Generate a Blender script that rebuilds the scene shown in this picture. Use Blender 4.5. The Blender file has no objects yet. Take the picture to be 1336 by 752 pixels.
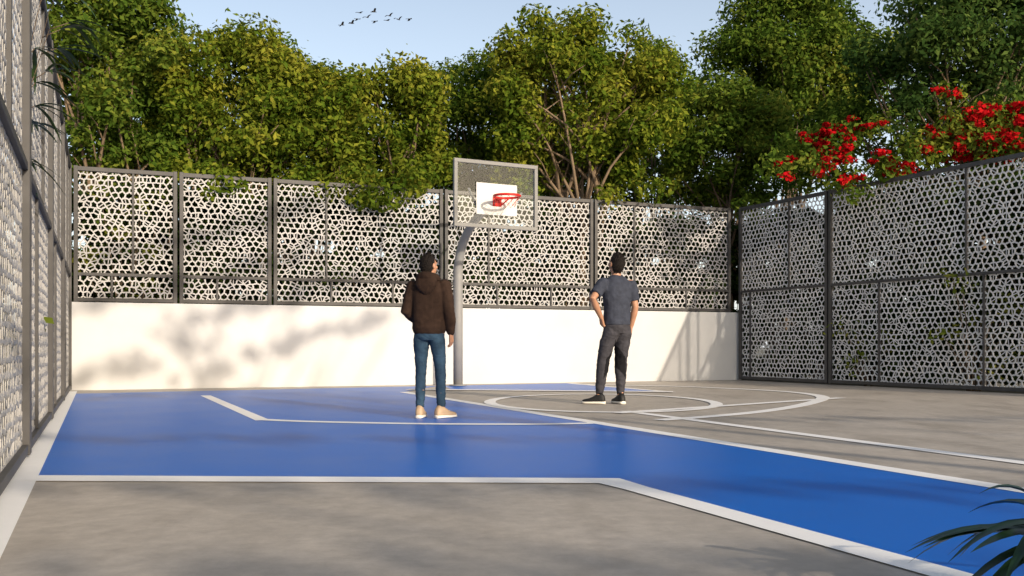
import bpy, bmesh, math, random
import numpy as np
from mathutils import Vector, Matrix, noise
C = bpy.context.scene.collection
SC = bpy.context.scene
R = math.radians
random.seed(4)
CAMH, F, HY, CX = 0.73, 1231.0, 452.0, 668.0
def g(px, py):                      # ground point seen at a photo pixel (camera calibration)
    Y = CAMH * F / (py - HY)
    return ((px - CX) / F * Y, Y)

# ------------------------------------------------------------------ materials
def nt(name):
    m = bpy.data.materials.new(name); m.use_nodes = True
    n = m.node_tree; n.nodes.clear()
    out = n.nodes.new('ShaderNodeOutputMaterial')
    return m, n, out
def N(n, t, **kw):
    x = n.nodes.new(t)
    for k, v in kw.items():
        if k in x.inputs: x.inputs[k].default_value = v
        else: setattr(x, k, v)
    return x
def noise_node(n, scale, detail=5, rough=.55, vec=None, coord='Object', stretch=None):
    tc = N(n, 'ShaderNodeTexCoord'); src = tc.outputs[coord]
    if stretch:
        mp = N(n, 'ShaderNodeMapping'); mp.inputs['Scale'].default_value = stretch
        n.links.new(src, mp.inputs['Vector']); src = mp.outputs['Vector']
    x = N(n, 'ShaderNodeTexNoise'); x.inputs['Scale'].default_value = scale
    x.inputs['Detail'].default_value = detail; x.inputs['Roughness'].default_value = rough
    n.links.new(src, x.inputs['Vector'])
    return x.outputs['Fac']
def ramp(n, src, stops):
    r = N(n, 'ShaderNodeValToRGB'); e = r.color_ramp.elements
    while len(e) < len(stops): e.new(.5)
    for i, (p, c) in enumerate(stops):
        e[i].position = p; e[i].color = (*c, 1)
    n.links.new(src, r.inputs['Fac'])
    return r.outputs['Color']
def pmat(name, col, rough=.6, var=.2, scale=6, bump=0, bscale=60, metallic=0, spec=.5, stretch=None):
    m, n, out = nt(name)
    b = N(n, 'ShaderNodeBsdfPrincipled')
    b.inputs['Roughness'].default_value = rough; b.inputs['Metallic'].default_value = metallic
    b.inputs['Specular IOR Level'].default_value = spec
    f = noise_node(n, scale, stretch=stretch)
    lo = tuple(c * (1 - var) for c in col); hi = tuple(min(1, c * (1 + var)) for c in col)
    n.links.new(ramp(n, f, [(.3, lo), (.7, hi)]), b.inputs['Base Color'])
    if bump:
        bp = N(n, 'ShaderNodeBump'); bp.inputs['Strength'].default_value = bump; bp.inputs['Distance'].default_value = .01
        n.links.new(noise_node(n, bscale), bp.inputs['Height'])
        n.links.new(bp.outputs['Normal'], b.inputs['Normal'])
    n.links.new(b.outputs[0], out.inputs[0])
    return m
def leafmat(name, stops, trans=.3, k=1.0):
    m, n, out = nt(name)
    geo = N(n, 'ShaderNodeNewGeometry')
    f1 = noise_node(n, .9, 2)
    mx = N(n, 'ShaderNodeMath', operation='MULTIPLY_ADD'); mx.inputs[1].default_value = .5
    n.links.new(geo.outputs['Random Per Island'], mx.inputs[0])
    mul = N(n, 'ShaderNodeMath', operation='MULTIPLY_ADD'); mul.inputs[1].default_value = 1.4; mul.inputs[2].default_value = -.42
    n.links.new(f1, mul.inputs[0]); n.links.new(mul.outputs[0], mx.inputs[2])
    col = ramp(n, mx.outputs[0], [(p, tuple(min(1, q * k) for q in c)) for p, c in stops])
    b = N(n, 'ShaderNodeBsdfDiffuse'); n.links.new(col, b.inputs['Color'])
    t = N(n, 'ShaderNodeBsdfTranslucent'); n.links.new(col, t.inputs['Color'])
    ms = N(n, 'ShaderNodeMixShader'); ms.inputs[0].default_value = trans
    n.links.new(b.outputs[0], ms.inputs[1]); n.links.new(t.outputs[0], ms.inputs[2])
    n.links.new(ms.outputs[0], out.inputs[0])
    return m
M = {}
M['frame'] = pmat('frame_paint', (.060, .058, .058), .5, .2, 5, spec=.3)
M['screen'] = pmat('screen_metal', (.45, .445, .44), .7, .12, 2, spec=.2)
M['screen_r'] = pmat('screen_metal_shade_lifted', (.62, .615, .605), .7, .12, 2, spec=.2)  # same metal as the rear screens, brightened because the right fence stands in shade
M['screen_l'] = pmat('screen_metal_sun_dimmed', (.38, .375, .365), .7, .15, 2, spec=.2)  # same metal again, colour darkened to hold back sunlight on the left fence
M['wall'] = pmat('white_render', (.59, .595, .60), .85, .04, 1.5, .15, 120, spec=.2)
M['line'] = pmat('white_paint', (.92, .92, .91), .5, .02, 9, .1, 200)
M['pole'] = pmat('pole_paint', (.25, .25, .25), .5, .06, 6, spec=.3)
M['board_frame'] = pmat('board_frame_paint', (.24, .24, .235), .7, .05, 6, spec=.1)
M['plate'] = pmat('white_plate', (.62, .62, .60), .7, .03, 5, spec=.1)
M['red'] = pmat('red_paint', (.62, .025, .015), .4, .1, 20)
M['net'] = pmat('net_cord', (.50, .06, .045), .8, .1, 20)
M['bark'] = pmat('bark', (.12, .085, .055), .85, .4, 9, .6, 30, stretch=(1, 1, .25))
M['bark_pale'] = pmat('bark_pale', (.17, .12, .075), .85, .35, 9, .6, 30, stretch=(1, 1, .25))
M['skin'] = pmat('skin', (.40, .21, .13), .5, .08, 25)
M['hair'] = pmat('hair', (.012, .009, .008), .8, .5, 90, .8, 160, spec=.2)
M['hoodie'] = pmat('hoodie_cloth', (.034, .020, .014), .9, .2, 18, .3, 220, spec=.15)
M['tee'] = pmat('cream_cloth', (.62, .54, .42), .9, .08, 20)
M['jeans'] = pmat('denim', (.028, .060, .100), .85, .35, 9, .4, 260, spec=.2)
M['sneaker'] = pmat('tan_shoe', (.42, .30, .19), .6, .1, 20)
M['sole'] = pmat('white_sole', (.70, .67, .60), .6, .05, 20)
M['shirt'] = pmat('slate_shirt', (.040, .046, .066), .85, .2, 16, .3, 220, spec=.15)
M['pants'] = pmat('grey_pants', (.044, .043, .051), .85, .25, 14, .3, 220, spec=.15)
M['pants_black'] = pmat('black_patch', (.008, .008, .010), .85, .2, 14, .3, 220, spec=.15)
M['shoe_black'] = pmat('black_shoe', (.013, .013, .014), .6, .2, 20, spec=.3)
M['eye'] = pmat('eye', (.25, .22, .2), .2, .1, 20)
M['bird'] = pmat('bird_dark', (.02, .02, .024), .8, .2, 10)
M['pot'] = pmat('pot_concrete', (.22, .21, .2), .8, .15, 10, .3, 60)
M['blade'] = pmat('blade_leaf', (.012, .036, .014), .4, .35, 12)
M['frond'] = pmat('frond_leaf', (.030, .065, .016), .45, .4, 12)
YG = [(.05, (.026, .052, .006)), (.35, (.07, .115, .012)), (.65, (.15, .18, .02)), (.95, (.27, .26, .035))]
MG = [(.05, (.018, .040, .006)), (.4, (.05, .09, .012)), (.7, (.10, .14, .02)), (.95, (.19, .20, .03))]
DG = [(.05, (.012, .027, .007)), (.5, (.030, .060, .014)), (.95, (.08, .11, .025))]
M['leaf_y'] = leafmat('leaf_yellow_green', YG, .36, 1.2)
M['leaf_m'] = leafmat('leaf_mid_green', MG, .36, 1.35)
M['leaf_d'] = leafmat('leaf_dark_green', DG, .35, 1.8)
M['leaf_h'] = leafmat('leaf_hedge', [(.05, (.010, .020, .006)), (.5, (.022, .042, .011)), (.95, (.055, .08, .018))], .2)
M['leaf_s'] = leafmat('leaf_bright', [(.05, (.06, .11, .015)), (.5, (.14, .18, .025)), (.95, (.28, .27, .04))], .4)
M['petal'] = leafmat('red_petal', [(.05, (.26, .005, .008)), (.5, (.50, .010, .014)), (.95, (.66, .025, .025))], .3)

def glass():
    m, n, out = nt('clear_board')
    t = N(n, 'ShaderNodeBsdfTransparent'); t.inputs[0].default_value = (.95, .965, .965, 1)
    gl = N(n, 'ShaderNodeBsdfGlossy'); gl.inputs['Roughness'].default_value = .02
    noi = noise_node(n, 3)
    ad = N(n, 'ShaderNodeMath', operation='MULTIPLY_ADD'); ad.inputs[1].default_value = .01; ad.inputs[2].default_value = .02
    n.links.new(noi, ad.inputs[0])
    ms = N(n, 'ShaderNodeMixShader'); n.links.new(ad.outputs[0], ms.inputs[0])
    n.links.new(t.outputs[0], ms.inputs[1]); n.links.new(gl.outputs[0], ms.inputs[2])
    n.links.new(ms.outputs[0], out.inputs[0]); return m
M['glass'] = glass()

def concrete():
    m, n, out = nt('court_concrete')
    b = N(n, 'ShaderNodeBsdfPrincipled'); b.inputs['Specular IOR Level'].default_value = .35
    f = noise_node(n, .8, 8, .62); f2 = noise_node(n, 9, 8, .7); f3 = noise_node(n, 2.2, 6, .6, stretch=(1, .35, 1))
    c1 = ramp(n, f, [(.32, (.42, .38, .33)), (.55, (.49, .445, .39)), (.75, (.56, .51, .45))])
    c2 = ramp(n, f2, [(.3, (.74, .74, .74)), (.7, (1, 1, 1))])
    c3 = ramp(n, f3, [(.36, (.84, .83, .82)), (.5, (1, 1, 1))])
    def mul(a, c):
        x = N(n, 'ShaderNodeMix', data_type='RGBA', blend_type='MULTIPLY'); x.inputs[0].default_value = 1
        n.links.new(a, x.inputs[6]); n.links.new(c, x.inputs[7]); return x.outputs[2]
    n.links.new(mul(mul(c1, c2), c3), b.inputs['Base Color'])
    rr = ramp(n, f3, [(.3, (.45, .45, .45)), (.7, (.65, .65, .65))]); n.links.new(rr, b.inputs['Roughness'])
    bp = N(n, 'ShaderNodeBump'); bp.inputs['Strength'].default_value = .35; bp.inputs['Distance'].default_value = .010
    n.links.new(f2, bp.inputs['Height']); n.links.new(bp.outputs[0], b.inputs['Normal'])
    n.links.new(b.outputs[0], out.inputs[0]); return m
M['concrete'] = concrete()
def bluemat():
    m, n, out = nt('blue_court_coating')
    b = N(n, 'ShaderNodeBsdfPrincipled'); b.inputs['Specular IOR Level'].default_value = .2
    f = noise_node(n, 1.2, 7, .6)
    n.links.new(ramp(n, f, [(.3, (.002, .125, .54)), (.7, (.003, .136, .58))]), b.inputs['Base Color'])
    n.links.new(ramp(n, f, [(.3, (.36, .36, .36)), (.7, (.40, .40, .40))]), b.inputs['Roughness'])
    n.links.new(b.outputs[0], out.inputs[0]); return m
M['blue'] = bluemat()
M['soil'] = pmat('dry_ground', (.10, .09, .06), .95, .3, .7, .3, 30)

# ------------------------------------------------------------------ helpers
def link(name, me, mat, parent=None):
    o = bpy.data.objects.new(name, me); C.objects.link(o)
    if mat:
        for x in (mat if isinstance(mat, (list, tuple)) else [mat]): me.materials.append(x)
    if parent: o.parent = parent
    return o
def obj(name, bm, mat, parent=None, smooth=False):
    me = bpy.data.meshes.new(name); bmesh.ops.recalc_face_normals(bm, faces=bm.faces[:])
    bm.to_mesh(me); bm.free()
    if smooth: me.shade_smooth()
    return link(name, me, mat, parent)
def empty(name, loc, rz=0):
    o = bpy.data.objects.new(name, None); C.objects.link(o); o.location = loc; o.rotation_euler = (0, 0, rz)
    o.empty_display_size = .2; return o
def tag(o, label=None, cat=None, group=None, kind=None):
    if label: o['label'] = label
    if cat: o['category'] = cat
    if group: o['group'] = group
    if kind: o['kind'] = kind
    return o
def box(bm, x0, x1, y0, y1, z0, z1, bev=0):
    r = bmesh.ops.create_cube(bm, size=1)
    for v in r['verts']:
        v.co = Vector(((x0 + x1) / 2 + v.co.x * (x1 - x0), (y0 + y1) / 2 + v.co.y * (y1 - y0), (z0 + z1) / 2 + v.co.z * (z1 - z0)))
    if bev:
        es = list({e for v in r['verts'] for e in v.link_edges})
        bmesh.ops.bevel(bm, geom=es, offset=bev, segments=1, affect='EDGES')
def tube(bm, pts, rads, n=8, asp=None, ref=None, caps=True):
    pts = [Vector(p) for p in pts]; rings = []
    up = None
    for i, p in enumerate(pts):
        t = (pts[min(i + 1, len(pts) - 1)] - pts[max(i - 1, 0)]).normalized()
        if up is None:
            r0 = Vector(ref) if ref else (Vector((0, 1, 0)) if abs(t.y) < .8 else Vector((1, 0, 0)))
            u = (r0 - t * r0.dot(t)).normalized()
        else: u = (up - t * up.dot(t)).normalized()
        up = u; w = t.cross(u)
        r = rads[i] if isinstance(rads, (list, tuple)) else rads
        a = asp if asp else 1
        rings.append([bm.verts.new(p + (u * math.cos(k * 2 * math.pi / n) * r + w * math.sin(k * 2 * math.pi / n) * r * a)) for k in range(n)])
    for a, b in zip(rings, rings[1:]):
        for k in range(n): bm.faces.new((a[k], a[(k + 1) % n], b[(k + 1) % n], b[k]))
    if caps:
        bm.faces.new(rings[0][::-1]); bm.faces.new(rings[-1])
def limb(bm, pts, rads, n=14, asp=1, ref=None):   # rounded both ends
    P = [Vector(p) for p in pts]; rr = list(rads)
    d0 = (P[0] - P[1]).normalized(); d1 = (P[-1] - P[-2]).normalized()
    A = [P[0] + d0 * rr[0] * .9, P[0] + d0 * rr[0] * .6]; ar = [rr[0] * .35, rr[0] * .8]
    B = [P[-1] + d1 * rr[-1] * .6, P[-1] + d1 * rr[-1] * .9]; br = [rr[-1] * .8, rr[-1] * .35]
    tube(bm, A + P + B, ar + rr + br, n, asp, ref)
def ell(bm, c, r, rot=None, seg=20):
    m = Matrix.Translation(Vector(c)) @ (rot if rot else Matrix.Identity(4)) @ Matrix.Diagonal((*r, 1))
    bmesh.ops.create_uvsphere(bm, u_segments=seg, v_segments=seg // 2 + 2, radius=1, matrix=m)
def loft(bm, rings, n=24):   # rings: (cx, cy, z, rx, ry)
    rs = []
    for cx, cy, z, rx, ry in rings:
        rs.append([bm.verts.new((cx + rx * math.copysign(abs(math.cos(k * 2 * math.pi / n)) ** .85, math.cos(k * 2 * math.pi / n)), cy + ry * math.sin(k * 2 * math.pi / n), z)) for k in range(n)])
    for a, b in zip(rs, rs[1:]):
        for k in range(n): bm.faces.new((a[k], a[(k + 1) % n], b[(k + 1) % n], b[k]))
    bm.faces.new(rs[0][::-1]); bm.faces.new(rs[-1])
def solid(bm, name, mats, parent, voxel=.007, it=4, wr=0, ws=9, stretch=(1, 1, 1), matfn=None, seed=0, flat=None):
    me = bpy.data.meshes.new(name + '_tmp'); bmesh.ops.recalc_face_normals(bm, faces=bm.faces[:]); bm.to_mesh(me); bm.free()
    t = bpy.data.objects.new(name + '_tmp', me); C.objects.link(t)
    md = t.modifiers.new('r', 'REMESH'); md.mode = 'VOXEL'; md.voxel_size = voxel
    sm = t.modifiers.new('s', 'SMOOTH'); sm.factor = .5; sm.iterations = it
    dg = bpy.context.evaluated_depsgraph_get(); dg.update()
    m2 = bpy.data.meshes.new_from_object(t.evaluated_get(dg)); m2.name = name
    bpy.data.objects.remove(t); bpy.data.meshes.remove(me)
    if wr:
        off = Vector((seed * 3.1, 0, 0))
        cos = [v.co.copy() for v in m2.vertices]; nor = [v.normal.copy() for v in m2.vertices]
        for v, c, nn in zip(m2.vertices, cos, nor):
            q = Vector((c.x * stretch[0], c.y * stretch[1], c.z * stretch[2])) * ws + off
            d = noise.noise(q) + .5 * (1 - 2 * abs(noise.noise(q * 1.9)))
            v.co = c + nn * d * wr
    m2.materials.clear()
    mats = mats if isinstance(mats, (list, tuple)) else [mats]
    o = link(name, m2, mats, parent)
    if matfn:
        for p in m2.polygons: p.material_index = matfn(p.center)
    m2.shade_smooth()
    return o
def sheet(name, pts, z, mat, kind='structure', parent=None):
    me = bpy.data.meshes.new(name); me.from_pydata([(x, y, z) for x, y in pts], [], [list(range(len(pts)))]); me.update()
    o = link(name, me, mat, parent)
    if o.data.polygons[0].normal.z < 0: o.data.flip_normals()
    if kind: o['kind'] = kind
    return o
def catmull(pts, k=8, closed=False):
    out = []; n = len(pts)
    rng = range(n if closed else n - 1)
    for i in rng:
        p = [Vector(pts[(i + j) % n] if closed else pts[min(max(i + j, 0), n - 1)]) for j in (-1, 0, 1, 2)]
        for s in range(k):
            t = s / k
            out.append(.5 * ((2 * p[1]) + (p[2] - p[0]) * t + (2 * p[0] - 5 * p[1] + 4 * p[2] - p[3]) * t * t + (3 * p[1] - p[0] - 3 * p[2] + p[3]) * t ** 3))
    if not closed: out.append(Vector(pts[-1]))
    return out
def ribbon(name, pts, w, z, closed=False):
    P = [Vector((p[0], p[1])) for p in pts]; n = len(P); vs = []; fs = []
    ws = w if isinstance(w, list) else [w] * n
    for i in range(n):
        a = P[(i - 1) % n] if (closed or i) else P[i]; b = P[(i + 1) % n] if (closed or i < n - 1) else P[i]
        d1 = (P[i] - a); d2 = (b - P[i])
        if d1.length < 1e-6: d1 = d2
        if d2.length < 1e-6: d2 = d1
        d1.normalize(); d2.normalize(); t = (d1 + d2).normalized(); nn = Vector((-t.y, t.x))
        s = ws[i] / 2 / max(.4, nn.dot(Vector((-d1.y, d1.x))))
        vs += [(*(P[i] + nn * s), z), (*(P[i] - nn * s), z)]
    for i in range(n if closed else n - 1):
        j = (i + 1) % n; fs.append((2 * i + 1, 2 * j + 1, 2 * j, 2 * i))
    me = bpy.data.meshes.new(name); me.from_pydata(vs, [], fs); me.update()
    o = link(name, me, M['line']); o['kind'] = 'structure'; return o

# ------------------------------------------------------------------ ground and court
L0 = Vector((-7.28, 15.5, 0)); C0 = Vector((4.88, 20.4, 0))
U = (C0 - L0).normalized(); VR = Vector((.4522, -.8919, 0)).normalized(); WL = Vector((.4008, -.9162, 0)).normalized()
sheet('ground', [(-600, -600), (600, -600), (600, 600), (-600, 600)], -.02, M['soil'])
sheet('court_surface', [(L0.x, L0.y), (C0.x, C0.y), (C0 + VR * 25)[:2], (L0 + WL * 19)[:2]], 0, M['concrete'])
sheet('blue_court_area', [g(97, 514), g(45, 625), g(800, 628), g(1250, 752), (2.2, 1.1), (4.0, 1.2), g(1336, 643), g(527, 512), (-1.36, 17.35)], .002, M['blue'])
sheet('blue_key_area', [(-1.25, 17.35), (1.12, 18.55), (2.45, 15.05), (-1.0, 15.75)], .002, M['blue'])
lz = .004
d = (Vector(g(0, 690)) - Vector(g(95, 513))).normalized()
ribbon('court_sideline', [Vector(g(95, 511)), Vector(g(95, 511)) + d * 16], .13, lz)
dd = (Vector(g(1245, 752)) - Vector(g(800, 629))).normalized()
ribbon('court_baseline', [g(38, 625), g(795, 628.5), Vector(g(795, 628.5)) + dd * .3, Vector(g(795, 628.5)) + dd * 5], [.22, .19, .15, .14], lz + .0015)
dA = (Vector(g(1336, 641)) - Vector(g(527, 512))).normalized()
ribbon('court_centre_line', [g(527, 512), Vector(g(527, 512)) + dA * 15.5], .15, lz)
dB = (Vector(g(1336, 605)) - Vector(g(815, 537))).normalized()
ribbon('court_lane_line', [g(815, 537), Vector(g(815, 537)) + dB * 10], .14, lz + .0015)
ribbon('court_corner_line', [g(268, 516.5), g(343, 549)], .14, lz)
ribbon('court_arc', catmull([g(338, 548), g(395, 550.5), g(480, 552.5), g(560, 553.8), (g(690, 554.3)), g(772, 553)]), .15, lz + .0015)
ribbon('court_circle', [(1.16 + 1.45 * math.cos(t * math.pi / 32), 12.3 + 1.95 * math.sin(t * math.pi / 32)) for t in range(64)], .15, lz + .0045, True)
ribbon('court_arc', catmull([g(760, 502), g(800, 503), g(900, 505.3), g(1000, 510), g(1050, 514), g(1074, 519.5), g(1052, 528), g(1000, 537), g(930, 544), g(860, 549)]), .18, lz + .003)
ribbon('court_lane_line', [g(805, 540), g(1098, 520)], .17, lz + .006)
ribbon('court_lane_line', [(1.12, 18.55), (2.55, 14.95)], .13, lz)
ribbon('court_lane_line', [(2.55, 14.95), (-1.75, 15.79)], .26, lz + .0075)

# ------------------------------------------------------------------ wall and fences
bm = bmesh.new()
Lw = (C0 - L0).length
ang = math.atan2(U.y, U.x)
box(bm, -.02, Lw + .1, .0, .22, 0, 1.46, .006)
w = obj('boundary_wall', bm, M['wall']); w.location = L0; w.rotation_euler.z = ang
tag(w, 'low plain white boundary wall running under the rear perforated fence', 'wall')

def screen(Lx, z0, z1, seed, wd=.108):
    """sheet cut into thin interlocking strips around angular openings"""
    rs = random.Random(seed); jit = {}
    Rr = wd / math.sqrt(3); rows = int((z1 - z0) / (1.5 * Rr)) + 2; cols = int(Lx / wd) + 2
    vs = []; fs = []
    def J(x, z):
        k = (round(x / (wd * .25)), round(z / (Rr * .25)))
        if k not in jit: jit[k] = (rs.uniform(-1, 1) * wd * .17, rs.uniform(-1, 1) * wd * .17)
        return (x + jit[k][0], z + jit[k][1])
    cl = lambda p: (min(max(p[0], .01), Lx - .01), min(max(p[1], z0 + .01), z1 - .01))
    for r in range(rows):
        for c in range(cols):
            x = c * wd + (wd / 2 if r % 2 else 0); z = z0 + r * 1.5 * Rr
            o6 = [J(x + Rr * math.cos(R(30 + 60 * k)), z + Rr * math.sin(R(30 + 60 * k))) for k in range(6)]
            cx = sum(p[0] for p in o6) / 6; cz = sum(p[1] for p in o6) / 6
            if cx < -wd * .4 or cx > Lx + wd * .4 or cz < z0 - Rr * .8 or cz > z1 + Rr * .8: continue
            outer = []; inner = []
            fc, fm = rs.uniform(.79, .84), rs.uniform(.70, .76)
            for k in range(6):
                p = o6[k]; q = o6[(k + 1) % 6]; m = ((p[0] + q[0]) / 2, (p[1] + q[1]) / 2)
                outer += [p, m]
                inner += [(cx + (p[0] - cx) * fc, cz + (p[1] - cz) * fc), (cx + (m[0] - cx) * fm, cz + (m[1] - cz) * fm)]
            b = len(vs)
            vs += [(*(cl(p)[:1]), 0, cl(p)[1]) for p in outer]
            vs += [(*(cl(p)[:1]), 0, cl(p)[1]) for p in inner]
            vs += [(*(cl(p)[:1]), -.005, cl(p)[1]) for p in inner]
            for k in range(12):
                j = (k + 1) % 12
                fs.append((b + k, b + 12 + k, b + 12 + j, b + j))
                fs.append((b + 12 + k, b + 24 + k, b + 24 + j, b + 12 + j))
            if rs.random() < .3:      # a thin strip across some openings
                k = rs.randrange(6) * 2; A = Vector(cl(inner[k])); B = Vector(cl(inner[(k + 6) % 12])); t = (B - A)
                if t.length > .02:
                    nn = Vector((-t.y, t.x)).normalized() * .007; b = len(vs)
                    vs += [(q.x, 0, q.y) for q in (A + nn, A - nn, B - nn, B + nn)]; fs.append((b, b + 1, b + 2, b + 3))
    me = bpy.data.meshes.new('screen'); me.from_pydata(vs, [], fs); me.update(); return me
def bay(label, origin, direc, inward, length, z0, z1, rail, um, lm, seed, group, mat='screen'):
    """one framed bay; local x along the fence, local y to the inside of the court"""
    root = empty('perforated_fence_panel', origin, 0)
    x = direc.normalized(); y = Vector(inward)
    flip = x.cross(y).z < 0
    root.rotation_euler.z = math.atan2(x.y, x.x)
    s = -1 if flip else 1
    tag(root, label, 'fence panel', group)
    def part(name, x0, x1, zz0, zz1, dep):
        b = bmesh.new(); box(b, x0, x1, min(-.03 * s, dep * s), max(-.03 * s, dep * s), zz0, zz1, .003)
        return obj(name, b, M['frame'], root)
    g_ = .018
    part('post', g_, g_ + .065, z0, z1 + .03, .045); part('post', length - g_ - .065, length - g_, z0, z1 + .03, .045)
    a0 = g_ + .06; a1 = length - g_ - .06
    part('top_rail', a0, a1, z1 - .05, z1 + .02, .036); part('bottom_rail', a0, a1, z0 + .01, z0 + .07, .036)
    part('middle_rail', a0, a1, rail - .025, rail + .025, .034)
    for q in um: part('mullion', q - .018, q + .018, rail + .024, z1 - .049, .024)
    for q in lm: part('mullion', q - .018, q + .018, z0 + .069, rail - .024, .024)
    me = screen(length - 2 * a0 + .04, z0 + .03, z1 - .02, seed)
    for v in me.vertices: v.co.x += a0 - .02; v.co.y *= s
    o = link('perforated_screen', me, M[mat], root)
    return root
nB = Vector((U.y, -U.x, 0))
TOP = 3.69
BK = 'perforated panels along the rear fence'
spans = [(0.05, 1.70), (1.70, 3.28), (3.28, 6.47), (6.47, 9.66), (9.66, 12.98)]
labs = ['leftmost narrow panel of the rear fence beside the left corner with one upper divider',
        'narrow rear fence panel without an upper divider, left of the brown hoodie person',
        'wide rear fence panel directly behind the person in the brown hoodie',
        'wide rear fence panel partly hidden behind the basketball hoop',
        'wide rear fence panel at the right corner behind the person in grey']
ums = [[.93], [], [.96], [.92], [.95]]; lms = [[.6], [.64], [1.05, 2.2], [1.1, 2.25], [.75, 2.2]]
for i, (s0, s1) in enumerate(spans):
    bay(labs[i], L0 + U * s0 + Vector((-U.y, U.x, 0)) * .08, U, nB, s1 - s0, 1.465, TOP, 1.93, ums[i], lms[i], 10 + i, BK)
nR = Vector((VR.y, -VR.x, 0))
RG = 'perforated panels along the right fence'
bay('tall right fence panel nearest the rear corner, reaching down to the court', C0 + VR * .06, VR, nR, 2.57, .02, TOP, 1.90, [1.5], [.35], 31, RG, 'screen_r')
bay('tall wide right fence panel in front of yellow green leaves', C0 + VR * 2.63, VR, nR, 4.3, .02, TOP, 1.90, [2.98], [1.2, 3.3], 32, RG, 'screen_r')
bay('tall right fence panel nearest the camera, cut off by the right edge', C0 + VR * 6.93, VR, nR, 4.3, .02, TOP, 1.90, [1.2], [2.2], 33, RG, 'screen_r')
nL = Vector((-WL.y, WL.x, 0))
LG = 'perforated panels along the left fence'
ll = ['tall left fence panel farthest away beside the white wall', 'tall left fence panel second from the white wall corner',
      'tall left fence panel just beyond the climbing leaves', 'tall left fence panel nearest the camera at the left edge']
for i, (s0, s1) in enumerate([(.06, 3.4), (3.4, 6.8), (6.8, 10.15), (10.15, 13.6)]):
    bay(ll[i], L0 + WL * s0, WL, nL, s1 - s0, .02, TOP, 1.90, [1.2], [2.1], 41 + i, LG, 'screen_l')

# ------------------------------------------------------------------ trees
def leaf_mesh(name, clumps, size, seed, asp=.5, flat=.75, upb=.45, sc=1.0):
    r = np.random.default_rng(seed); V = []
    for c, rad, n in clumps:
        n = int(n * sc)
        dr = r.normal(size=(n, 3)); dr /= np.linalg.norm(dr, axis=1)[:, None]
        rr = rad * r.random(n) ** .45 * (1 + .18 * r.normal(size=n) * (r.random(n) > .65))
        pos = np.array(c) + dr * rr[:, None] * np.array([1, 1, flat])
        nn = dr * .65 + np.array([0, 0, upb]) + r.normal(size=(n, 3)) * .55
        nn /= np.linalg.norm(nn, axis=1)[:, None]
        t = np.cross(nn, r.normal(size=(n, 3))); t /= np.linalg.norm(t, axis=1)[:, None]
        b = np.cross(nn, t); l = size * (.6 + .8 * r.random(n))[:, None]
        q = np.stack([pos - t * l * .5, pos + b * l * asp * .5 - t * l * .08, pos + t * l * .5 - nn * l * .12, pos - b * l * asp * .5 - t * l * .08], 1)
        V.append(q.reshape(-1, 3))
    V = np.concatenate(V).astype(np.float32); nq = len(V) // 4
    me = bpy.data.meshes.new(name); me.vertices.add(len(V)); me.vertices.foreach_set('co', V.ravel())
    me.loops.add(len(V)); me.loops.foreach_set('vertex_index', np.arange(len(V), dtype=np.int32))
    me.polygons.add(nq); me.polygons.foreach_set('loop_start', np.arange(0, len(V), 4, dtype=np.int32))
    me.update(calc_edges=True); me.validate(); return me
def tree(label, x, y, zlo, zhi, a, leaf, bark, seed, n=42, per=270, size=.120, fork=2.4, stems=3, group=None, shift=0, name='leafy_tree', extra=(), rlo=.18, rhi=.36, expo=2.5, limbs=7, sc=1.45, thick=1.0):
    rs = random.Random(seed)
    root = empty(name, (x, y, -.02), 0); tag(root, label, 'tree', group)
    zc = (zlo + zhi) / 2; c = (zhi - zlo) / 2; clumps = []
    while len(clumps) < n:
        d = Vector((rs.uniform(-1, 1), rs.uniform(-1, 1), rs.uniform(-1, 1)))
        q = abs(d.x) ** expo + abs(d.y) ** expo + abs(d.z) ** expo
        if q > 1 or q < .14: continue
        k = 1 - .18 * max(0, d.z)
        r_ = rs.uniform(rlo, rhi) * min(a, c)
        p = Vector((shift + d.x * (a - r_ * .6) * k, d.y * (min(a, 1.9) - r_ * .6) * .9 * k, zc + d.z * (c - r_ * .6)))
        clumps.append((tuple(p), r_, int(per * (r_ / .55) ** 1.5 * rs.uniform(.7, 1.25)) + 20))
    for e in extra: clumps.append(e)
    link('crown', leaf_mesh('crown', clumps, size, seed, sc=sc), leaf, root)
    bm = bmesh.new()
    for s in range(stems):
        an = s * 2 * math.pi / stems + rs.uniform(-.4, .4); b0 = Vector((math.cos(an) * .1 * (stems > 1), math.sin(an) * .1 * (stems > 1), 0))
        top = Vector((b0.x + math.cos(an) * rs.uniform(.25, .6), b0.y + math.sin(an) * rs.uniform(.2, .5), fork * rs.uniform(.9, 1.25)))
        mid = b0.lerp(top, .5) + Vector((rs.uniform(-.1, .1), rs.uniform(-.1, .1), 0))
        tube(bm, catmull([b0, mid, top], 4), [(.11 - .05 * i / 8) * thick for i in range(9)], 8)
        pool = clumps[:n] if n > 4 else clumps
        cand = rs.sample(pool, min(limbs, len(pool)))
        for cc in cand:
            e = Vector(cc[0])
            if (e.z < top.z): continue
            m1 = top.lerp(e, .45) + Vector((rs.uniform(-.25, .25), rs.uniform(-.25, .25), rs.uniform(-.1, .3)))
            st = mid.lerp(top, rs.uniform(.7, 1))
            path = catmull([st, m1, e], 4)
            tube(bm, path, [(.042 - .032 * i / 8) * thick for i in range(9)], 6)
            for _ in range(2):
                f = path[rs.randint(3, 6)]
                e2 = f + Vector((rs.uniform(-.7, .7), rs.uniform(-.7, .7), rs.uniform(.2, .9)))
                tube(bm, [f, f.lerp(e2, .5) + Vector((0, 0, .08)), e2], [.018, .013, .006], 5)
    obj('trunk', bm, bark, root, True)
    return root
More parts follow.
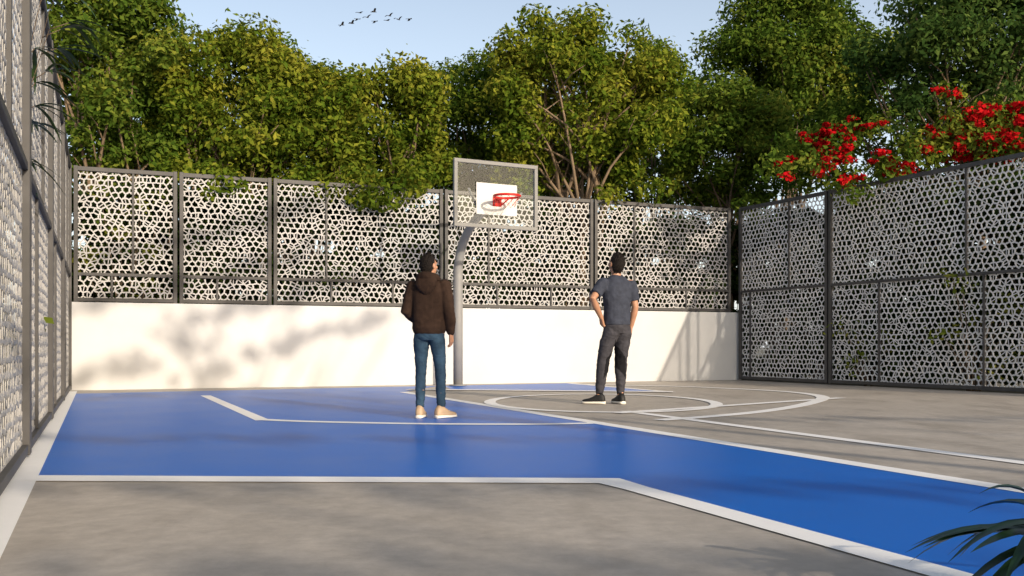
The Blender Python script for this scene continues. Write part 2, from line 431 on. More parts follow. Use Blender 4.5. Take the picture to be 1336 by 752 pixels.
def copytree(src, loc, rz, label, group=None):
    r = src.copy(); C.objects.link(r); r.location = loc; r.rotation_euler.z = rz; r['label'] = label
    if group: r['group'] = group
    for ch in src.children:
        c = ch.copy(); C.objects.link(c); c.parent = r
    return r
def at(px, Y): return (px - CX) / F * Y
def zz(py, Y): return (HY - py) / F * Y + CAMH
TG = 'trees behind the rear fence'; SG = 'trees behind the right fence'
def T(label, px, Y, px0, px1, y0, y1, leaf, bark, seed, **kw):
    a = (px1 - px0) / 2 / F * Y; xc = at((px0 + px1) / 2, Y)
    return tree(label, at(px, Y), Y, zz(y1, Y), zz(y0, Y), a, leaf, bark, seed, shift=xc - at(px, Y), **kw)
T('sunlit multi-stem tree at the far left beside the left fence corner', 150, 17.9, 35, 275, -45, 252, M['leaf_m'], M['bark_pale'], 1, n=72, group=TG, limbs=9, thick=1.15)
t2 = T('yellow green tree behind the narrow rear panels, its low twigs hanging over the fence', 300, 18.5, 190, 440, 18, 285, M['leaf_y'], M['bark_pale'], 2, n=90, group=TG,
  extra=[((.35, -1.80, 3.68), .36, 170), ((.12, -1.85, 3.8), .38, 170), ((-.5, -1.7, 3.9), .4, 170), ((.55, -1.9, 3.6), .34, 140), ((.25, -2.0, 3.45), .24, 80)])
t3 = T('rounded green tree behind the fence above the brown hoodie person', 480, 19.2, 375, 605, 58, 285, M['leaf_y'], M['bark'], 3, n=88, group=TG,
  extra=[((-.5, -1.8, 3.62), .4, 200), ((.6, -1.85, 3.55), .45, 220), ((0, -1.7, 3.8), .5, 240), ((-.9, -1.75, 3.9), .4, 200), ((.2, -1.9, 3.45), .3, 110), ((1.1, -1.7, 3.8), .4, 200)])
t4 = T('tallest sunlit tree with spreading bare limbs rising behind the basketball hoop', 752, 20.6, 600, 902, 0, 260, M['leaf_y'], M['bark_pale'], 4, n=102, stems=4, fork=3.5, limbs=9, thick=1.1, group=TG,
  extra=[((-1.2, -1.2, 3.9), .45, 200), ((1.5, -1.0, 4.0), .45, 200), ((.6, -1.2, 3.8), .4, 180)])
T('dense mid green tree between the tall hoop tree and the rear right corner', 955, 22.4, 835, 1050, 98, 290, M['leaf_m'], M['bark'], 5, n=84, group=TG,
  extra=[((-.1, -1.9, 3.75), .4, 170), ((.25, -2.0, 3.55), .32, 110)])
T('shaded green tree filling the gap left of the hoop', 600, 22.6, 505, 710, 66, 285, M['leaf_m'], M['bark'], 6, n=80, group=TG)
T('dark tree set back behind the yellow green tree on the left', 385, 25, 270, 490, 50, 300, M['leaf_d'], M['bark'], 7, n=58, group=TG)
T('slim green tree peeping out right of the tall hoop tree', 850, 26, 775, 925, 36, 300, M['leaf_m'], M['bark'], 8, n=54, group=TG)
T('dark tree set back between the two leftmost sunlit trees', 205, 24, 100, 300, 10, 300, M['leaf_d'], M['bark'], 12, n=54, group=TG)
T('dark tree seen low between the tall hoop tree trunks', 745, 27, 640, 860, 120, 300, M['leaf_d'], M['bark'], 13, n=58, group=TG)
T('tall feathery tree far back touching the upper edge above the rear right corner', 1030, 27, 905, 1170, -55, 230, M['leaf_m'], M['bark'], 9, n=86, size=.14, fork=4, group=SG)
T('large dark tree at the upper right overhanging the red blossoms', 1275, 18.2, 1105, 1440, -70, 175, M['leaf_d'], M['bark_pale'], 10, n=92, per=280, size=.115, fork=2.6, sc=1.15, limbs=10, group=SG,
  extra=[((.75, -.4, 3.9), .5, 220), ((.2, -.2, 4.1), .5, 220), ((1.2, -.5, 3.8), .5, 220), ((-.9, -.3, 4.6), .45, 200), ((-1.6, -.2, 4.9), .4, 160)])
# flame tree
rs = random.Random(77); fc = []; ex = []; FX, FY = at(1190, 19.6), 19.6
for px, py, k_ in [(1052, 184, 5), (1068, 175, 6), (1088, 184, 6), (1045, 203, 5), (1080, 214, 6), (1072, 198, 5), (1108, 168, 4), (1130, 160, 2), (1105, 236, 5), (1135, 222, 2), (1188, 212, 5), (1205, 190, 2), (1215, 174, 4), (1250, 156, 6), (1240, 180, 6), (1275, 166, 6), (1295, 150, 6), (1310, 172, 8), (1322, 142, 7), (1330, 182, 9), (1285, 192, 5), (1290, 180, 6), (1268, 148, 4), (1345, 160, 9), (1365, 185, 8), (1310, 197, 5), (1335, 200, 6), (1225, 198, 4), (1160, 206, 2), (1255, 203, 4), (1320, 160, 8), (1328, 152, 7), (1240, 125, 2), (1020, 222, 1)]:
    Yf = 17.0 + rs.uniform(-.4, .4); xf = at(px, Yf) - FX
    for k in range(k_ + 1):
        fc.append(((xf + rs.uniform(-.34, .34), Yf - FY + rs.uniform(-.4, .25), zz(py, Yf) + rs.uniform(-.14, .14)), rs.uniform(.08, .18), 34))
    for _ in range(2): ex.append(((xf + rs.uniform(-.35, .35), Yf - FY + rs.uniform(-.15, .15), zz(py, Yf) + rs.uniform(-.2, .15)), .34, 64))
fl = T('flame tree covered in bright red blossoms above the right fence', 1190, 19.6, 1010, 1390, 105, 290, M['leaf_m'], M['bark'], 11, n=80, per=230, size=.11, group=SG, name='flowering_tree', extra=ex)
link('blossom', leaf_mesh('blossom', fc, .08, 5, .8, .45, .6), M['petal'], fl)
# unseen trees added behind the camera to cast shadows on wall and floor
OG = 'unseen trees added to cast shadows'
OL = 'unseen leafy tree past the near end of the court, boughs shaped to cast shadow streaks'
e_ = Vector((.8, .6, 0))
def boughs(seed, levels, slope, r0, r1, per, step=.26, dz=.07, drop=.10, sp=.25):
    rs = random.Random(seed); ch = []
    for zb, lo_, hi_ in levels:       # long straight boughs with feathery ends, angled to throw streaks of shadow
        m_ = int((hi_ - lo_) / step)
        for i in range(m_ + 1):
            o_ = lo_ + (hi_ - lo_) * i / m_
            edge = math.sin(math.pi * (i + .8) / (m_ + 1.6)) ** .6
            if rs.random() < drop: continue
            p = e_ * o_ + Vector((rs.uniform(-sp, sp), rs.uniform(-sp, sp), zb + slope * o_ + rs.uniform(-dz, dz)))
            ch.append((tuple(p), rs.uniform(r0, r1) * edge + .04, int(per * edge) + 8))
    return ch
tree(OL, 10.3, -3.6, 8.4, 10.6, 1.0, M['leaf_m'], M['bark'], 50, n=1, per=60, sc=1, size=.12, group=OG, limbs=10, fork=5.5, stems=2,
     extra=boughs(31, [(8.15, -3.2, .2), (8.65, -1.2, 2.9), (9.15, -3.3, -.3), (9.6, -1.4, 2.6), (10.3, -3.2, 1.6), (11.1, -2.6, 2.8)], .24, .10, .21, 48, .13, .09, .06))
sp2 = tree(OL, 11.0, -10.2, 5.6, 7.4, .8, M['leaf_m'], M['bark'], 51, n=1, per=50, sc=1, size=.11, group=OG, limbs=5, fork=3.4, stems=1,
     extra=boughs(33, [(4.72, -3.0, 2.4), (5.42, -3.2, 2.8), (6.15, -2.0, 3.2), (7.2, -3.2, 2.4)], -.25, .07, .15, 60, .2, .04, .05, .12))
copytree(sp2, (18.4, -8.2, -.02), .04, OL, OG)

def shrub(label, x, y, z0, z1, a, seed, n=16, per=60, size=.12, leaf='leaf_s', group=None, rz=0, name='leafy_shrub', rr=(.2, .36)):
    rs = random.Random(seed); root = empty(name, (x, y, -.02), rz); tag(root, label, 'shrub', group)
    cl = []; bm = bmesh.new()
    for i in range(n):
        p = Vector((rs.uniform(-a, a), rs.uniform(-a, a) * .5, rs.uniform(z0, z1))); cl.append((tuple(p), rs.uniform(*rr), per))
        tube(bm, catmull([Vector((p.x * .15, p.y * .15, 0)), Vector((p.x * .4, p.y * .4, p.z * .5)), p], 4), [.014 - .0012 * i_ for i_ in range(9)], 5)
    link('foliage', leaf_mesh('foliage', cl, size, seed), M[leaf], root); obj('stem', bm, M['bark'], root, True)
    return root
shrub('bright yellow green shrub seen through the right fence', 7.6, 15.6, .4, 1.9, .9, 3, n=11, per=30, size=.10)
shrub('sparse light green shrub seen through the right fence beside its main post', 6.65, 17.6, .2, 1.2, .6, 4, n=6, per=26, size=.10)
shrub('yellow leaved shrub seen through the leftmost rear fence panel', at(165, 16.5), 16.5, 1.7, 3.6, .7, 5, n=16, per=45)
shrub('yellow leaved shrub seen through the far left fence panel', -7.6, 13.6, .6, 3.2, .8, 6, n=18, per=45)
shrub('yellow leaved shrub seen through the left fence near the climbing plant', -5.2, 8.4, .4, 3.3, .8, 8, n=20, per=50)
proto = []
for nm, P0, dr, nrm, ts, lab in [('rear', L0, U, nB, [.3 + 1.25 * i for i in range(12)], 'dark leafy shrub crowding up behind the rear fence'),
                                 ('right', C0, VR, nR, [-.6 + 1.3 * i for i in range(10)], 'dark leafy shrub crowding up behind the right fence'),
                                 ('left', L0, WL, nL, [.4 + 1.4 * i for i in range(10)], 'dark leafy shrub crowding up outside the left fence')]:
    rs = random.Random(len(nm)); grp = 'dark shrubs behind the %s fence' % nm
    for i, t in enumerate(ts):
        p = P0 + dr * t - nrm * rs.uniform(1.4, 1.8); rz = math.atan2(dr.y, dr.x) + (math.pi if i % 2 else 0)
        if len(proto) < 3:
            proto.append(shrub(lab, p.x, p.y, .2, 3.65, 1.0, 60 + i, n=62, per=120, size=.19, leaf='leaf_h', group=grp, rz=rz, rr=(.26, .42)))
        else: copytree(proto[i % 3], (p.x, p.y, -.02), rz, lab, grp)

# ------------------------------------------------------------------ blades
def blade(bm, base, dirv, length, width, arch, nseg=8):
    base = Vector(base); d = Vector(dirv).normalized(); side = d.cross(Vector((0, 0, 1)))
    if side.length < .1: side = Vector((1, 0, 0))
    side.normalize(); prev = None
    for i in range(nseg + 1):
        t = i / nseg; p = base + d * length * t + Vector((0, 0, -arch * t * t * length))
        wd = width * (math.sin(math.pi * min(1, .12 + t * .9)) ** .8) * .5 + .0006
        a = bm.verts.new(p - side * wd + Vector((0, 0, wd * .35))); m = bm.verts.new(p); b = bm.verts.new(p + side * wd + Vector((0, 0, wd * .35)))
        if prev:
            bm.faces.new((prev[0], prev[1], m, a)); bm.faces.new((prev[1], prev[2], b, m))
        prev = (a, m, b)
pl = empty('spiky_plant', (1.57, 2.55, 0)); tag(pl, 'dark green spiky plant with arching blades in the lower right corner', 'plant')
rs = random.Random(9); bm = bmesh.new()
for i in range(22):
    an = rs.uniform(0, 2 * math.pi) if i > 15 else 2.2 + 1.9 * (i + rs.uniform(-.3, .3)) / 15
    el = rs.uniform(.15, 1.05)
    blade(bm, (rs.uniform(-.03, .03), rs.uniform(-.03, .03), .16), (math.cos(an) * math.cos(el), math.sin(an) * math.cos(el), math.sin(el) + .3), rs.uniform(.45, .66), rs.uniform(.048, .068), rs.uniform(.4, .85), 10)
obj('foliage', bm, M['blade'], pl, True)
bm = bmesh.new(); tube(bm, [(0, 0, .008), (0, 0, .09), (0, 0, .15), (0, 0, .165)], [.085, .115, .125, .12], 24); obj('pot', bm, M['pot'], pl, True)
# leaves pushing through the left fence from a plant outside it
cp = empty('climbing_plant', tuple(L0 + WL * 9.3 - nL * .35)); tag(cp, 'climbing plant with long narrow green leaves on the left fence', 'plant')
bm = bmesh.new(); bs = bmesh.new()
for k in range(3):
    ox = rs.uniform(-.35, .35); st = [WL * ox * .3, WL * (ox * .8) + Vector((0, 0, 1.1)), WL * ox * 1.3 + nL * .2 + Vector((0, 0, 2.0)), WL * (ox + .1) + nL * .48 + Vector((0, 0, 3.0 + .2 * k))]
    pth = catmull(st, 8); tube(bs, pth, [.009 - .0003 * i for i in range(len(pth))], 6)
    for i in range(16, len(pth), 2):
        an = rs.uniform(0, 2 * math.pi); q = pth[i] + Vector((math.cos(an) * .06 + nL.x * .08, math.sin(an) * .06, .06)); tube(bs, [pth[i], q], [.004, .003], 5)
        for _ in range(5):      # a fan of narrow leaves at each node
            an2 = an + rs.uniform(-1.4, 1.4)
            blade(bm, q, (math.cos(an2) * .8 + nL.x * .6, math.sin(an2) * .8 + nL.y * .6, rs.uniform(-.1, .7)), rs.uniform(.22, .40), .030, rs.uniform(.3, .8), 6)
obj('foliage', bm, M['frond'], cp, True); obj('stem', bs, M['bark'], cp, True)

# ------------------------------------------------------------------ hoop
HB = Vector((-.99, 17.3, 0)); yaw = R(27)
hp = empty('basketball_hoop', HB, yaw); tag(hp, 'basketball hoop with clear backboard on a grey curved pole before the white wall', 'basketball hoop')
bm = bmesh.new()   # local -y is towards the court
pth = [Vector((0, 0, 0.012)), Vector((0, 0, 1.2)), Vector((0, 0, 2.0))] + catmull([Vector((0, 0, 2.15)), Vector((.02, -.10, 2.5)), Vector((.05, -.36, 2.82)), Vector((.05, -.80, 3.02)), Vector((0, -1.5, 3.16))], 6)
tube(bm, pth, [.088] * 3 + [.086 - .018 * i / 24 for i in range(25)], 20); obj('pole', bm, M['pole'], hp, True)
bm = bmesh.new(); tube(bm, [(0, 0, .012), (0, 0, .03)], [.17, .17], 24); obj('base_plate', bm, M['pole'], hp)
BW, z0, z1, by = .78, 2.71, 3.83, -1.6
bm = bmesh.new(); box(bm, -BW + .055, BW - .055, by - .006, by + .006, z0 + .055, z1 - .055); brd = obj('backboard', bm, M['glass'], hp)
bm = bmesh.new(); fw = .062
for x0, x1, q0, q1 in [(-BW, BW, z1 - fw, z1), (-BW, BW, z0, z0 + fw), (-BW, -BW + fw, z0 + fw, z1 - fw), (BW - fw, BW, z0 + fw, z1 - fw)]:
    box(bm, x0, x1, by - .03, by + .03, q0, q1, .004)
obj('board_frame', bm, M['board_frame'], brd)
bm = bmesh.new(); box(bm, -.38, .38, by - .024, by - .010, 2.93, 3.46, .004); obj('target_plate', bm, M['plate'], brd)
bm = bmesh.new()
for sx in (-1, 1): tube(bm, [(sx * .25, -1.35, 3.10), (sx * .5, by + .02, 3.35)], .02, 8)
box(bm, -.3, .3, -1.48, -1.42, 3.06, 3.12, .004); obj('board_bracket', bm, M['pole'], hp)
rz_, rr_ = 3.20, .215; ry = by - .03 - .15 - rr_
bm = bmesh.new(); tube(bm, [(rr_ * math.cos(k * math.pi / 20), ry + rr_ * math.sin(k * math.pi / 20), rz_) for k in range(41)], .021, 8)
box(bm, -.08, .08, by - .04, by - .025, 3.08, 3.24, .004); box(bm, -.06, .06, by - .19, by - .04, 3.185, 3.2, .003)
for sx in (-1, 1): tube(bm, [(sx * .06, by - .04, 3.09), (sx * .12, ry + rr_ * .75, 3.19)], .012, 6)
rim = obj('rim', bm, M['red'], hp, True)
bm = bmesh.new(); n_ = 10
def np_(k, l):
    a_ = (k + .5 * (l % 2)) * 2 * math.pi / n_; q = [.21, .17, .135][l]
    return Vector((q * math.cos(a_), ry + q * math.sin(a_), rz_ - .015 - .08 * l))
for k in range(n_):
    for l in range(2):
        s = 1 if l % 2 else 0
        tube(bm, [np_(k, l), np_(k + s, l + 1)], .003, 4); tube(bm, [np_(k, l), np_(k + s - 1, l + 1)], .003, 4)
obj('net', bm, M['net'], rim)

# ------------------------------------------------------------------ people (local: x right, y forward, 1.75 tall)
def hand(bm, wrist, dirv, pn, side, curl=.5):
    w = Vector(wrist); d = Vector(dirv).normalized(); pn = Vector(pn); pn = (pn - d * pn.dot(d)).normalized(); lat = d.cross(pn).normalized() * side
    for q in (-.024, 0, .024): limb(bm, [w + lat * q * .6, w + d * .09 + lat * q], [.018, .017], 8)
    for i, (q, ln) in enumerate([(-.034, .07), (-.0115, .082), (.0115, .078), (.034, .06)]):
        p0 = w + d * .085 + lat * q; p1 = p0 + d * ln * .42 + pn * ln * .1
        d2 = (d * (1 - curl * .5) + pn * curl).normalized(); p2 = p1 + d2 * ln * .32
        d3 = (d * (.8 - curl) + pn * (curl + .3)).normalized(); p3 = p2 + d3 * ln * .26
        limb(bm, [p0, p1, p2, p3], [.0088, .0084, .008, .007], 8)
    b0 = w + d * .03 - lat * .03; b1 = b0 + d * .035 - lat * .028 + pn * .012; b2 = b1 + d * .035 + pn * .01
    limb(bm, [b0, b1, b2], [.012, .010, .0085], 8)
def turn(hyaw, tilt):
    return Matrix.Rotation(hyaw, 3, 'Z') @ Matrix.Rotation(tilt, 3, 'X')
def head(bm, hyaw, tilt=0):
    b2 = bmesh.new()
    ell(b2, (0, -.012, 1.645), (.076, .094, .095)); ell(b2, (0, .032, 1.590), (.056, .060, .066))
    ell(b2, (0, .062, 1.550), (.026, .026, .022))
    limb(b2, [(0, .080, 1.645), (0, .098, 1.622), (0, .104, 1.606)], [.010, .012, .014], 8)
    ell(b2, (0, .083, 1.572), (.024, .012, .010))
    for s in (-1, 1):
        ell(b2, (s * .080, -.004, 1.618), (.012, .019, .031)); ell(b2, (s * .03, .072, 1.658), (.024, .014, .009)); ell(b2, (s * .045, .055, 1.61), (.022, .024, .022))
    bmesh.ops.rotate(b2, cent=(0, 0, 1.57), matrix=turn(hyaw, tilt), verts=b2.verts[:])
    me = bpy.data.meshes.new('x'); b2.to_mesh(me); b2.free(); bm.from_mesh(me); bpy.data.meshes.remove(me)
def hair(parent, hyaw, tilt=0, top=.0, seed=0, side=.080, nape=1.515):
    bm = bmesh.new(); ell(bm, (0, -.020, 1.640), (side, .096, .14), seg=110)
    for v in bm.verts:      # flatten the top, follow the neck below
        if v.co.z > 1.64: v.co.z = 1.64 + (v.co.z - 1.64) * (.108 + top) / .14
        elif v.co.z < 1.60:
            h = Vector((v.co.x, v.co.y + .018))
            if 1e-4 < h.length < .060: h = h.normalized() * .060; v.co.x = h.x; v.co.y = h.y - .014
    def line(c):
        y = c.y; e = noise.noise(c * 60) * .008
        if y < -.035: return nape + e
        if y < .0: return nape + (y + .035) / .035 * (1.610 - nape) + e
        if y < .02: return 1.610 + y * 1.5 + e
        return 1.640 + min(1, (y - .02) / .025) * .078 + e
    bmesh.ops.delete(bm, geom=[v for v in bm.verts if v.co.z < line(v.co)], context='VERTS')
    rs = random.Random(seed); tuft = []
    for v in bm.verts:
        nn = (v.co - Vector((0, -.02, max(1.6, min(1.66, v.co.z))))).normalized()
        fade = max(0, min(1, (v.co.z - line(v.co)) / .05)); up = max(0, (v.co.z - 1.66) / .09); fr = max(0, min(1, (v.co.y - .02) / .04))
        v.co += nn * (noise.noise(v.co * 50 + Vector((seed, 0, 0))) * (.003 + .010 * up) + noise.noise(v.co * 130) * (.003 + .006 * up)) - nn * (.006 + .006 * fr) * (1 - fade) - nn * .006 * fr
        if rs.random() < .16: tuft.append((v.co.copy(), nn.copy(), up, fade))
    for c, nn, up, fade in tuft:   # short tufts break up the outline
        d_ = (nn + Vector((rs.uniform(-.7, .7), rs.uniform(-.7, .7), rs.uniform(-.4, .6)))).normalized(); s_ = d_.cross(Vector((rs.uniform(-1, 1), rs.uniform(-1, 1), .3))).normalized() * .0045
        L_ = rs.uniform(.007, .014) + .007 * up
        bm.faces.new([bm.verts.new(c - nn * .003 - s_), bm.verts.new(c - nn * .003 + s_), bm.verts.new(c + d_ * L_)])
    bmesh.ops.rotate(bm, cent=(0, 0, 1.57), matrix=turn(hyaw, tilt), verts=bm.verts[:])
    return obj('hair', bm, M['hair'], parent, True)
def eyes(parent, hyaw, tilt=0):
    for s in (-1, 1):
        bm = bmesh.new(); ell(bm, (s * .031, .071, 1.640), (.013, .013, .011), seg=12)
        bmesh.ops.rotate(bm, cent=(0, 0, 1.57), matrix=turn(hyaw, tilt), verts=bm.verts[:]); obj('eye', bm, M['eye'], parent, True)
def shoe(parent, pos, yaw, up, sole, k=1.0):
    st = [(-.078, .018, .055), (-.070, .030, .095), (-.045, .038, .125), (-.01, .040, .13), (.03, .041, .11), (.07, .044, .083), (.11, .047, .066), (.15, .044, .058), (.178, .034, .05), (.195, .016, .04)]
    mat = Matrix.Translation((pos[0], pos[1], 0)) @ Matrix.Rotation(yaw, 4, 'Z') @ Matrix.Scale(k, 4)
    def ring(bm, y, hw, zb, zt, n=18):
        out = []
        for k in range(n):
            a_ = k * 2 * math.pi / n; cx = math.copysign(abs(math.cos(a_)) ** .7, math.cos(a_)); sz = math.copysign(abs(math.sin(a_)) ** .8, math.sin(a_))
            zc = zb + (zt - zb) * .35; z = zc + sz * ((zt - zc) if sz > 0 else (zc - zb))
            out.append(bm.verts.new(mat @ Vector((hw * cx, y, z))))
        return out
    res = []
    for nm, mt, ex, zb, ztf in [('sneaker', up, 0, .014, None), ('sole', sole, .005, 0.0, .036)]:
        bm = bmesh.new()
        rs_ = [ring(bm, y * (1.02 if ex else 1), hw + ex, zb, (ztf if ztf else h)) for y, hw, h in st]
        for a_, b_ in zip(rs_, rs_[1:]):
            for k in range(18): bm.faces.new((a_[k], a_[(k + 1) % 18], b_[(k + 1) % 18], b_[k]))
        bm.faces.new(rs_[0]); bm.faces.new(rs_[-1])
        res.append(obj(nm, bm, mt, parent if not res else res[0], True))
    return res[0]
def torso(bm, off=0, z_lo=.84, hx=0):
    R_ = [(.84, .135, .10), (.93, .155, .108), (1.03, .142, .098), (1.13, .142, .098), (1.24, .160, .108), (1.34, .170, .108), (1.41, .155, .092), (1.455, .105, .075), (1.49, .062, .060)]
    loft(bm, [(hx * max(0, min(1, (1.3 - z) / .4)), -.012 * math.sin((z - .84) * 4), z, rx + off, ry + off) for z, rx, ry in R_ if z >= z_lo])

gz = .003
# ---- person in hoodie
p1 = empty('person', (*g(560, 546), gz), R(-10)); H1 = 1.66 / 1.75; p1.scale = (H1 * .97, H1, H1)
tag(p1, 'person in a brown hooded sweatshirt and blue jeans standing with back turned', 'person')
hy1 = R(-30)
legsL = [(-.088, 0, .90), (-.098, .015, .50), (-.100, -.02, .09)]; legsR = [(.092, 0, .90), (.118, .03, .50), (.138, -.005, .09)]
armR = [(.178, -.01, 1.40), (.232, -.035, 1.13), (.238, .035, .91)]; armL = [(-.178, -.01, 1.40), (-.245, -.045, 1.14), (-.15, .13, 1.02)]
bm = bmesh.new(); torso(bm); limb(bm, [(0, -.015, 1.44), (0, .005, 1.58)], [.058, .052]); head(bm, hy1)
for a_ in (armL, armR): limb(bm, [a_[0], Vector(a_[0]).lerp(Vector(a_[1]), .5), a_[1], Vector(a_[1]).lerp(Vector(a_[2]), .35), a_[2]], [.052, .045, .037, .038, .027])
for l_ in (legsL, legsR): limb(bm, [l_[0], Vector(l_[0]).lerp(Vector(l_[1]), .5), l_[1], Vector(l_[1]).lerp(Vector(l_[2]), .35), l_[2], (l_[2][0], l_[2][1], .05)], [.080, .068, .05, .052, .036, .034])
hand(bm, (.238, .035, .905), (.0, .16, -1), (-1, .25, 0), -1, .45)
hand(bm, (-.15, .13, 1.02), (.8, .5, -.1), (.4, -.9, 0), 1, .3)
solid(bm, 'body', M['skin'], p1, .0055, 3)
hair(p1, hy1, 0, .006, 1); eyes(p1, hy1)
bm = bmesh.new()
loft(bm, [(0, 0, .895, .160, .122), (0, 0, .915, .170, .13), (0, -.002, .96, .186, .142), (0, -.006, 1.03, .184, .136), (0, -.01, 1.14, .186, .134), (0, -.012, 1.26, .194, .134), (0, -.012, 1.35, .197, .130), (0, -.012, 1.42, .170, .112), (0, -.008, 1.465, .115, .092), (0, 0, 1.505, .078, .076)])
for a_ in (armL, armR): limb(bm, [a_[0], Vector(a_[0]).lerp(Vector(a_[1]), .5), a_[1], Vector(a_[1]).lerp(Vector(a_[2]), .5), Vector(a_[1]).lerp(Vector(a_[2]), .92)], [.080, .073, .064, .060, .045])
hd = solid(bm, 'hooded_sweatshirt', M['hoodie'], p1, .009, 6, .0075, 6, (1, 1, 1.5), seed=2)
bm = bmesh.new()   # hood bunched behind the neck, hanging as a pointed pouch
pts = [Vector((.108 * math.cos(t), -.02 + .110 * math.sin(t), 1.480 - .03 * math.sin(t))) for t in [R(q) for q in range(20, -201, -20)]]
limb(bm, pts, [.022, .03, .038, .042, .045, .047, .047, .045, .042, .038, .03, .022], 12)
loft(bm, [(0, -.125, 1.31, .03, .03), (0, -.135, 1.35, .075, .045), (0, -.130, 1.41, .115, .055), (0, -.115, 1.47, .120, .055), (0, -.095, 1.51, .09, .045)])
solid(bm, 'hood', M['hoodie'], hd, .008, 6, .005, 12, seed=5)
bm = bmesh.new(); loft(bm, [(0, 0, .868, .158, .116), (0, 0, .885, .160, .118), (0, 0, .92, .156, .116)]); solid(bm, 'shirt_hem', M['tee'], p1, .007, 3, .004, 20)
bm = bmesh.new()
loft(bm, [(0, -.004, .83, .125, .10), (0, -.006, .87, .150, .114), (0, -.006, .92, .152, .112), (0, -.004, .97, .146, .106)])
for l_ in (legsL, legsR):
    A, B, D = map(Vector, l_)
    tube(bm, [A + Vector((0, 0, .05)), A + Vector((0, -.006, -.08)), A.lerp(B, .55), B, B.lerp(D, .3), B.lerp(D, .7), B.lerp(D, .86), B.lerp(D, .93)], [.07, .088, .074, .058, .057, .049, .046, .047], 18)
solid(bm, 'jeans', M['jeans'], p1, .008, 4, .007, 12, (1, 1, 1.8), seed=7)
shoe(p1, (-.100, -.02), R(6), M['sneaker'], M['sole'], 1.1); shoe(p1, (.140, -.005), R(-32), M['sneaker'], M['sole'], 1.1)

# ---- person in grey
p2 = empty('person', (*g(803, 527.5), gz), R(24)); H2 = 1.90 / 1.75; p2.scale = (H2,) * 3
tag(p2, 'person in a slate grey short sleeved shirt and dark trousers, one hand at the hip', 'person')
hy2 = R(12); ti2 = R(9)
legsL = [(-.065, 0, .90), (-.135, .05, .50), (-.185, .06, .09)]; legsR = [(.105, 0, .90), (.085, .02, .50), (.055, -.02, .09)]
armL = [(-.165, -.01, 1.40), (-.37, -.12, 1.21), (-.195, -.01, 1.00)]; armR = [(.195, -.01, 1.40), (.250, -.03, 1.13), (.245, .06, .90)]
bm = bmesh.new(); torso(bm, 0, .84, .02); limb(bm, [(.01, -.015, 1.44), (0, .005, 1.58)], [.060, .054]); head(bm, hy2, ti2)
for a_ in (armL, armR): limb(bm, [a_[0], Vector(a_[0]).lerp(Vector(a_[1]), .5), a_[1], Vector(a_[1]).lerp(Vector(a_[2]), .35), a_[2]], [.054, .048, .039, .041, .028])
for l_ in (legsL, legsR): limb(bm, [l_[0], Vector(l_[0]).lerp(Vector(l_[1]), .5), l_[1], Vector(l_[1]).lerp(Vector(l_[2]), .35), l_[2], (l_[2][0], l_[2][1], .05)], [.080, .068, .05, .052, .036, .038])
hand(bm, armL[2], (.35, .35, -.85), (.95, .1, .1), 1, .4); hand(bm, armR[2], (-.05, .2, -1), (-.95, .2, 0), -1, .45)
solid(bm, 'body', M['skin'], p2, .0055, 3)
hair(p2, hy2, ti2, .010, 3, .081); eyes(p2, hy2, ti2)
bm = bmesh.new()
loft(bm, [(.02, 0, .915, .160, .120), (.02, 0, .93, .166, .126), (.02, -.004, 1.03, .162, .120), (.018, -.01, 1.13, .163, .118), (.012, -.012, 1.25, .178, .124), (.012, -.012, 1.35, .188, .122), (.012, -.012, 1.42, .162, .104), (.01, -.008, 1.465, .108, .084), (.008, 0, 1.495, .068, .066)])
for a_ in (armL, armR):
    A, B, D = map(Vector, a_); tube(bm, [A + (A - B) * .12, A, A.lerp(B, .4), A.lerp(B, .74)], [.05, .073, .069, .066], 16)
solid(bm, 'shirt', M['shirt'], p2, .008, 4, .007, 8, (1, 1, 1.3), seed=11)
bm = bmesh.new()
loft(bm, [(.02, -.004, .82, .120, .10), (.02, -.006, .87, .150, .116), (.02, -.006, .93, .152, .112), (.02, -.004, .985, .146, .106)])
for l_ in (legsL, legsR):
    A, B, D = map(Vector, l_)
    tube(bm, [A + Vector((0, 0, .05)), A + Vector((0, -.006, -.08)), A.lerp(B, .55), B, B.lerp(D, .3), B.lerp(D, .7), B.lerp(D, .95)], [.07, .094, .085, .071, .069, .052, .042], 18)
def pm(c):      # black panels on the inner and back lower legs
    if c.z < .13: return 1
    lx = -.16 + .06 * (c.z - .09) / .41 if c.x < -.045 else .07
    side = (c.x - lx) * (-1 if c.x < -.045 else 1)
    return 1 if (.34 - side * 1.2 < c.z < .58 - side * 1.5) and side < .04 else 0
solid(bm, 'trousers', [M['pants'], M['pants_black']], p2, .008, 4, .009, 10, (1, 1, 1.8), pm, seed=15)
shoe(p2, (-.190, .06), R(48), M['shoe_black'], M['sole']); shoe(p2, (.055, -.02), R(-4), M['shoe_black'], M['sole'])

# ------------------------------------------------------------------ birds
def bird_mesh(flap, seed):
    bm = bmesh.new()
    tube(bm, [(0, .13, 0), (0, .10, .004), (0, .04, .006), (0, -.04, .003), (0, -.10, 0), (0, -.17, 0)], [.004, .018, .027, .024, .012, .016], 8, .7)
    for s in (-1, 1):
        prof = [(0.015, .06, -.05, 0), (.09, .075, -.03, flap * .6), (.17, .055, -.02, flap * .8), (.25, .01, -.03, flap * .55)]
        pv = None
        for x, yf, yb, z in prof:
            a_ = bm.verts.new((s * x, yf, z)); b_ = bm.verts.new((s * x, yb, z + .004))
            if pv: bm.faces.new((pv[0], a_, b_, pv[1]))
            pv = (a_, b_)
    me = bpy.data.meshes.new('flying_bird'); bm.to_mesh(me); bm.free(); me.shade_smooth(); me.materials.append(M['bird']); return me
bmz = [bird_mesh(f, 0) for f in (.09, .14, -.05, .05)]
